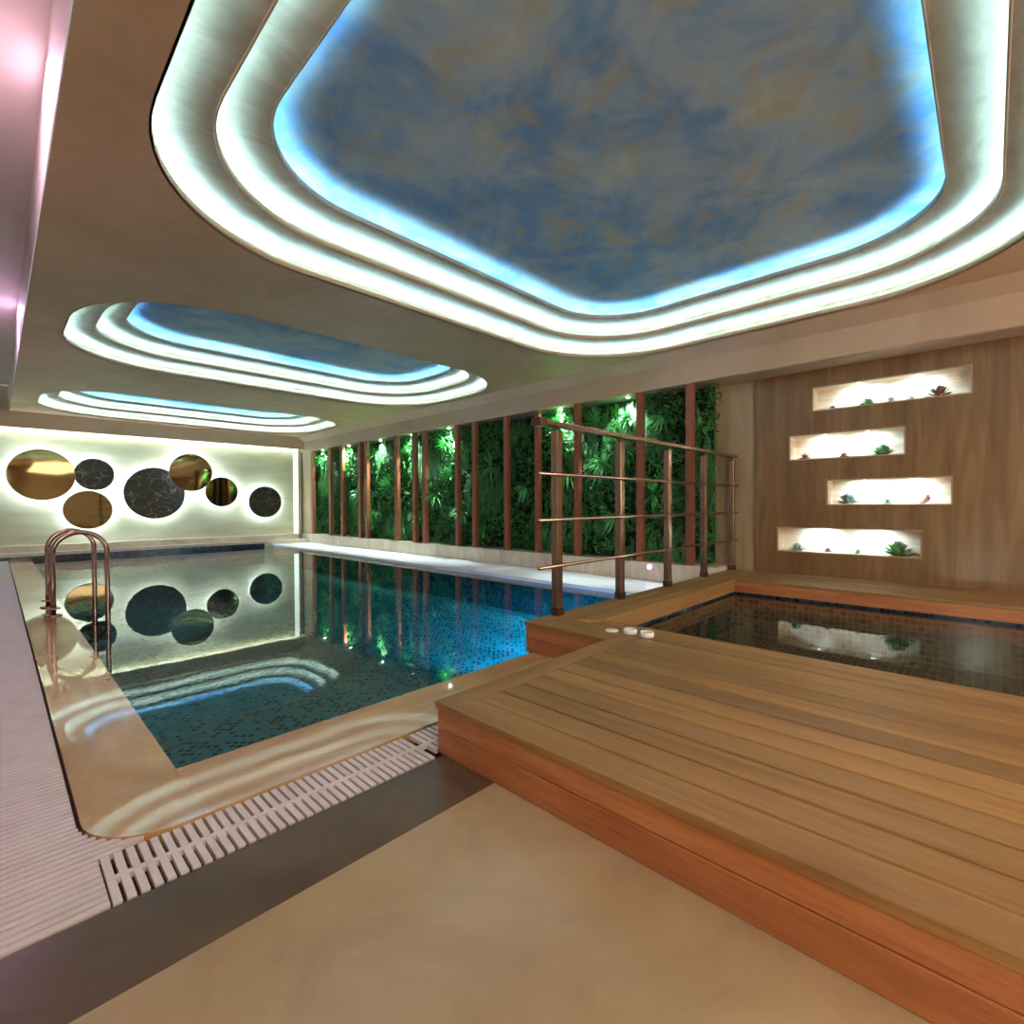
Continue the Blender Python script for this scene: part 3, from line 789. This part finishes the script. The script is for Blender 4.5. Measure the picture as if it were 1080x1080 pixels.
# ------------------------------------------------------------------ succulents in the niches
def succ_mat(name, c_in, c_out):
    m, nt, b = new_mat(name)
    g = nt.nodes.new('ShaderNodeNewGeometry')
    c = ramp(nt, g.outputs['Random Per Island'], [(0, c_in), (1, c_out)])
    nt.links.new(c, b.inputs['Base Color']); b.inputs['Roughness'].default_value = .45; return m
M['s_green'] = succ_mat('succulent_green', (.05,.16,.05), (.13,.30,.09))
M['s_grey'] = succ_mat('succulent_grey_green', (.14,.22,.17), (.28,.34,.24))
M['s_red'] = succ_mat('succulent_red', (.20,.05,.04), (.14,.16,.08))
M['s_brown'] = succ_mat('succulent_brown', (.10,.035,.025), (.16,.08,.05))
M['s_pink'] = succ_mat('succulent_pink', (.45,.18,.14), (.35,.25,.14))
def rosette(c, r, n_layers, mat, lab, open_=1.0, wide=.34, cactus=False):
    mb = MB(); rg = random.Random(int(c[1]*1000)); r *= 1.28
    for L_ in range(n_layers):
        el = .12+1.15*L_/max(1,n_layers-1); cnt = max(5, 8-L_); ln = r*(1-.35*L_/n_layers)
        for i in range(cnt):
            az = 2*PI*i/cnt+L_*.5+rg.uniform(-.15,.15); e = el+rg.uniform(-.1,.1)
            d = Vector((math.cos(az)*math.cos(e*open_), math.sin(az)*math.cos(e*open_), math.sin(e*open_)))
            s = d.cross(Vector((0,0,1))).normalized(); u = s.cross(d).normalized()
            vs = []; K = 5
            for k in range(K+1):
                t = k/K; w = ln*wide*(math.sin(PI*min(1, .12+t*.86))**.8)*(.5+.7*t) if t < 1 else .002
                p = Vector(c)+d*ln*t+u*ln*.16*t*t+Vector((0,0,r*(.06+.30*L_/n_layers)))
                th = w*.35
                vs += [p+s*w, p+u*th*.4, p-s*w, p-u*th]
            fs = [(3,2,1,0), tuple(4*K+j for j in range(4))]
            for k in range(K):
                for j in range(4): fs.append((4*k+j, 4*k+(j+1)%4, 4*k+4+(j+1)%4, 4*k+4+j))
            mb.add(vs, fs, True)
    o = obj('succulent', mb, mat, None, c); tag(o, lab, 'succulent', 'succulents in the wall niches'); return o
zf = [n_[2]+.002 for n_ in niches]; nx = XN+.085
NW = ['top', 'second', 'third', 'lowest']
def sy(px, py): return wall_pt(px, py, nx).y
rosette((nx, sy(878,428), zf[0]), .032, 3, M['s_brown'], 'tiny dark succulent at the left end of the top niche')
rosette((nx, sy(915,425), zf[0]), .060, 3, M['s_green'], 'flat green succulent left of centre in the top niche', .7)
rosette((nx, sy(940,421), zf[0]), .045, 3, M['s_grey'], 'small grey green succulent at the centre of the top niche', .9, .2)
rosette((nx, sy(961,419), zf[0]), .040, 3, M['s_pink'], 'small pink succulent right of centre in the top niche', 1.1, .2)
rosette((nx, sy(990,415), zf[0]), .085, 4, M['s_red'], 'large dark red and green succulent at the right of the top niche', 1.0, .24)
rosette((nx, sy(849,479), zf[1]), .050, 3, M['s_red'], 'small reddish green succulent at the left of the second niche')
rosette((nx, sy(890,478), zf[1]), .038, 4, M['s_brown'], 'round dark brown succulent in the middle of the second niche', 1.2, .42)
rosette((nx, sy(931,475), zf[1]), .080, 5, M['s_green'], 'bushy green succulent at the right of the second niche', 1.1)
rosette((nx, sy(894,527), zf[2]), .085, 4, M['s_grey'], 'wide grey rosette succulent at the left of the third niche')
rosette((nx, sy(936,529), zf[2]), .038, 3, M['s_green'], 'tiny bright green succulent in the middle of the third niche')
mb = MB(); yy = sy(976,526); mb.tube([(nx,yy+.04,zf[2]+.008),(nx,yy+.02,zf[2]+.02),(nx,yy,zf[2]+.045),(nx,yy-.02,zf[2]+.085)], .013, 8); mb.tube([(nx,yy+.01,zf[2]+.01),(nx,yy-.02,zf[2]+.03),(nx+.01,yy-.03,zf[2]+.06)], .011, 8)
o = obj('succulent', mb, M['s_pink'], None, (nx,yy,zf[2])); tag(o, 'slender pale stem succulent at the right of the third niche', 'succulent', 'succulents in the wall niches')
rosette((nx, sy(841,578), zf[3]), .065, 4, M['s_grey'], 'grey green succulent at the left end of the lowest niche', 1.1)
rosette((nx, sy(873,580), zf[3]), .036, 3, M['s_brown'], 'tiny brown succulent left of centre in the lowest niche')
rosette((nx, sy(905,581), zf[3]), .036, 3, M['s_green'], 'tiny green succulent right of centre in the lowest niche')
rosette((nx, sy(947,581), zf[3]), .112, 5, M['s_green'], 'biggest broad leaved green succulent at the right of the lowest niche', .95, .30)

# ------------------------------------------------------------------ cove lamps of the hall and added lights
# violet cove lamp above the left walkway
area('violet_cove', (-.1, 3.6, 2.25), (-.08, 3.6, 0), 55, (.92,.62,.88), .3, 4)
area('violet_cove', (-.1, 8.0, 2.25), (-.08, 8.0, 0), 55, (.78,.52,1.0), .3, 3.5)
# added underwater lights, unseen below the deck, that turn the pool blue
for i, x in enumerate((3.0, 3.7, 4.4)):
    t = empty('pool_lamp', (x, py0+.01, -1.22), ['round underwater lamp in the near pool wall, left one of three', 'round underwater lamp in the near pool wall, middle of three', 'round underwater lamp in the near pool wall, right one of three'][i], 'pool lamp', 'underwater lamps')
    mb = MB(); mb.lathe([(.09,0),(.09,.02),(.07,.03)], (x,py0,-1.22), 'y', 24); obj('housing', mb, M['chrome'], t)  # housing made up to go with the added light
    spot('pool_lamp_light', (x, py0+.06, -1.08), (x+.25, py0+2, -1.78), 360*(.4+.5*i), (.04,.42,1.0), 50, .9, .06)
t = empty('spa_lamp', (2.83, .1, -1.02), 'round underwater lamp in the deck side wall of the small spa pool', 'spa lamp')  # added to brighten the spa floor, housing included, out of view
mb = MB(); mb.lathe([(.06,0),(.06,.012),(.045,.018)], (2.828,.1,-1.03), 'x', 24); obj('housing', mb, M['chrome'], t)
spot('spa_lamp_light', (2.87, .1, -.98), (4.4, .0, -1.2), 14, (.9,1,.9), 130, .9, .05)
# added warm fill lights, out of view behind the viewer
area('lobby_lamp', (-.42, -1.7, .55), (3.0, .6, .1), 85, (1,.86,.70), 2.4, 1.8)
area('lobby_lamp', (3.0, -1.9, 1.74), (3.4, -.6, -.8), 45, (1,.88,.74), 4.0, 1.2)
area('lobby_lamp', (5.0, -3.3, .3), (3.6, 1.0, .6), 30, (1,.88,.74), 1.6, .8)

# ------------------------------------------------------------------ world, camera, view
w = bpy.data.worlds.new('World'); scn.world = w; w.use_nodes = True
w.node_tree.nodes['Background'].inputs[0].default_value = (.6,.6,.6,1); w.node_tree.nodes['Background'].inputs[1].default_value = .3
cam = bpy.data.cameras.new('camera'); co = bpy.data.objects.new('camera', cam); C.objects.link(co)
cam.sensor_width = 36; cam.sensor_fit = 'HORIZONTAL'; cam.lens = 36*FL/1080; cam.clip_start = .02
co.matrix_world = Matrix.Translation(T((0,0,0))) @ Matrix((Rv, Uv, -Fv)).transposed().to_4x4()
scn.camera = co
scn.view_settings.view_transform = 'Standard'; scn.view_settings.look = 'None'; scn.view_settings.gamma = 1
scn.view_settings.use_curve_mapping = False
scn.view_settings.exposure = 1.15
scn.cycles.max_bounces = 8; scn.cycles.transparent_max_bounces = 12
scn.cycles.sample_clamp_indirect = 6
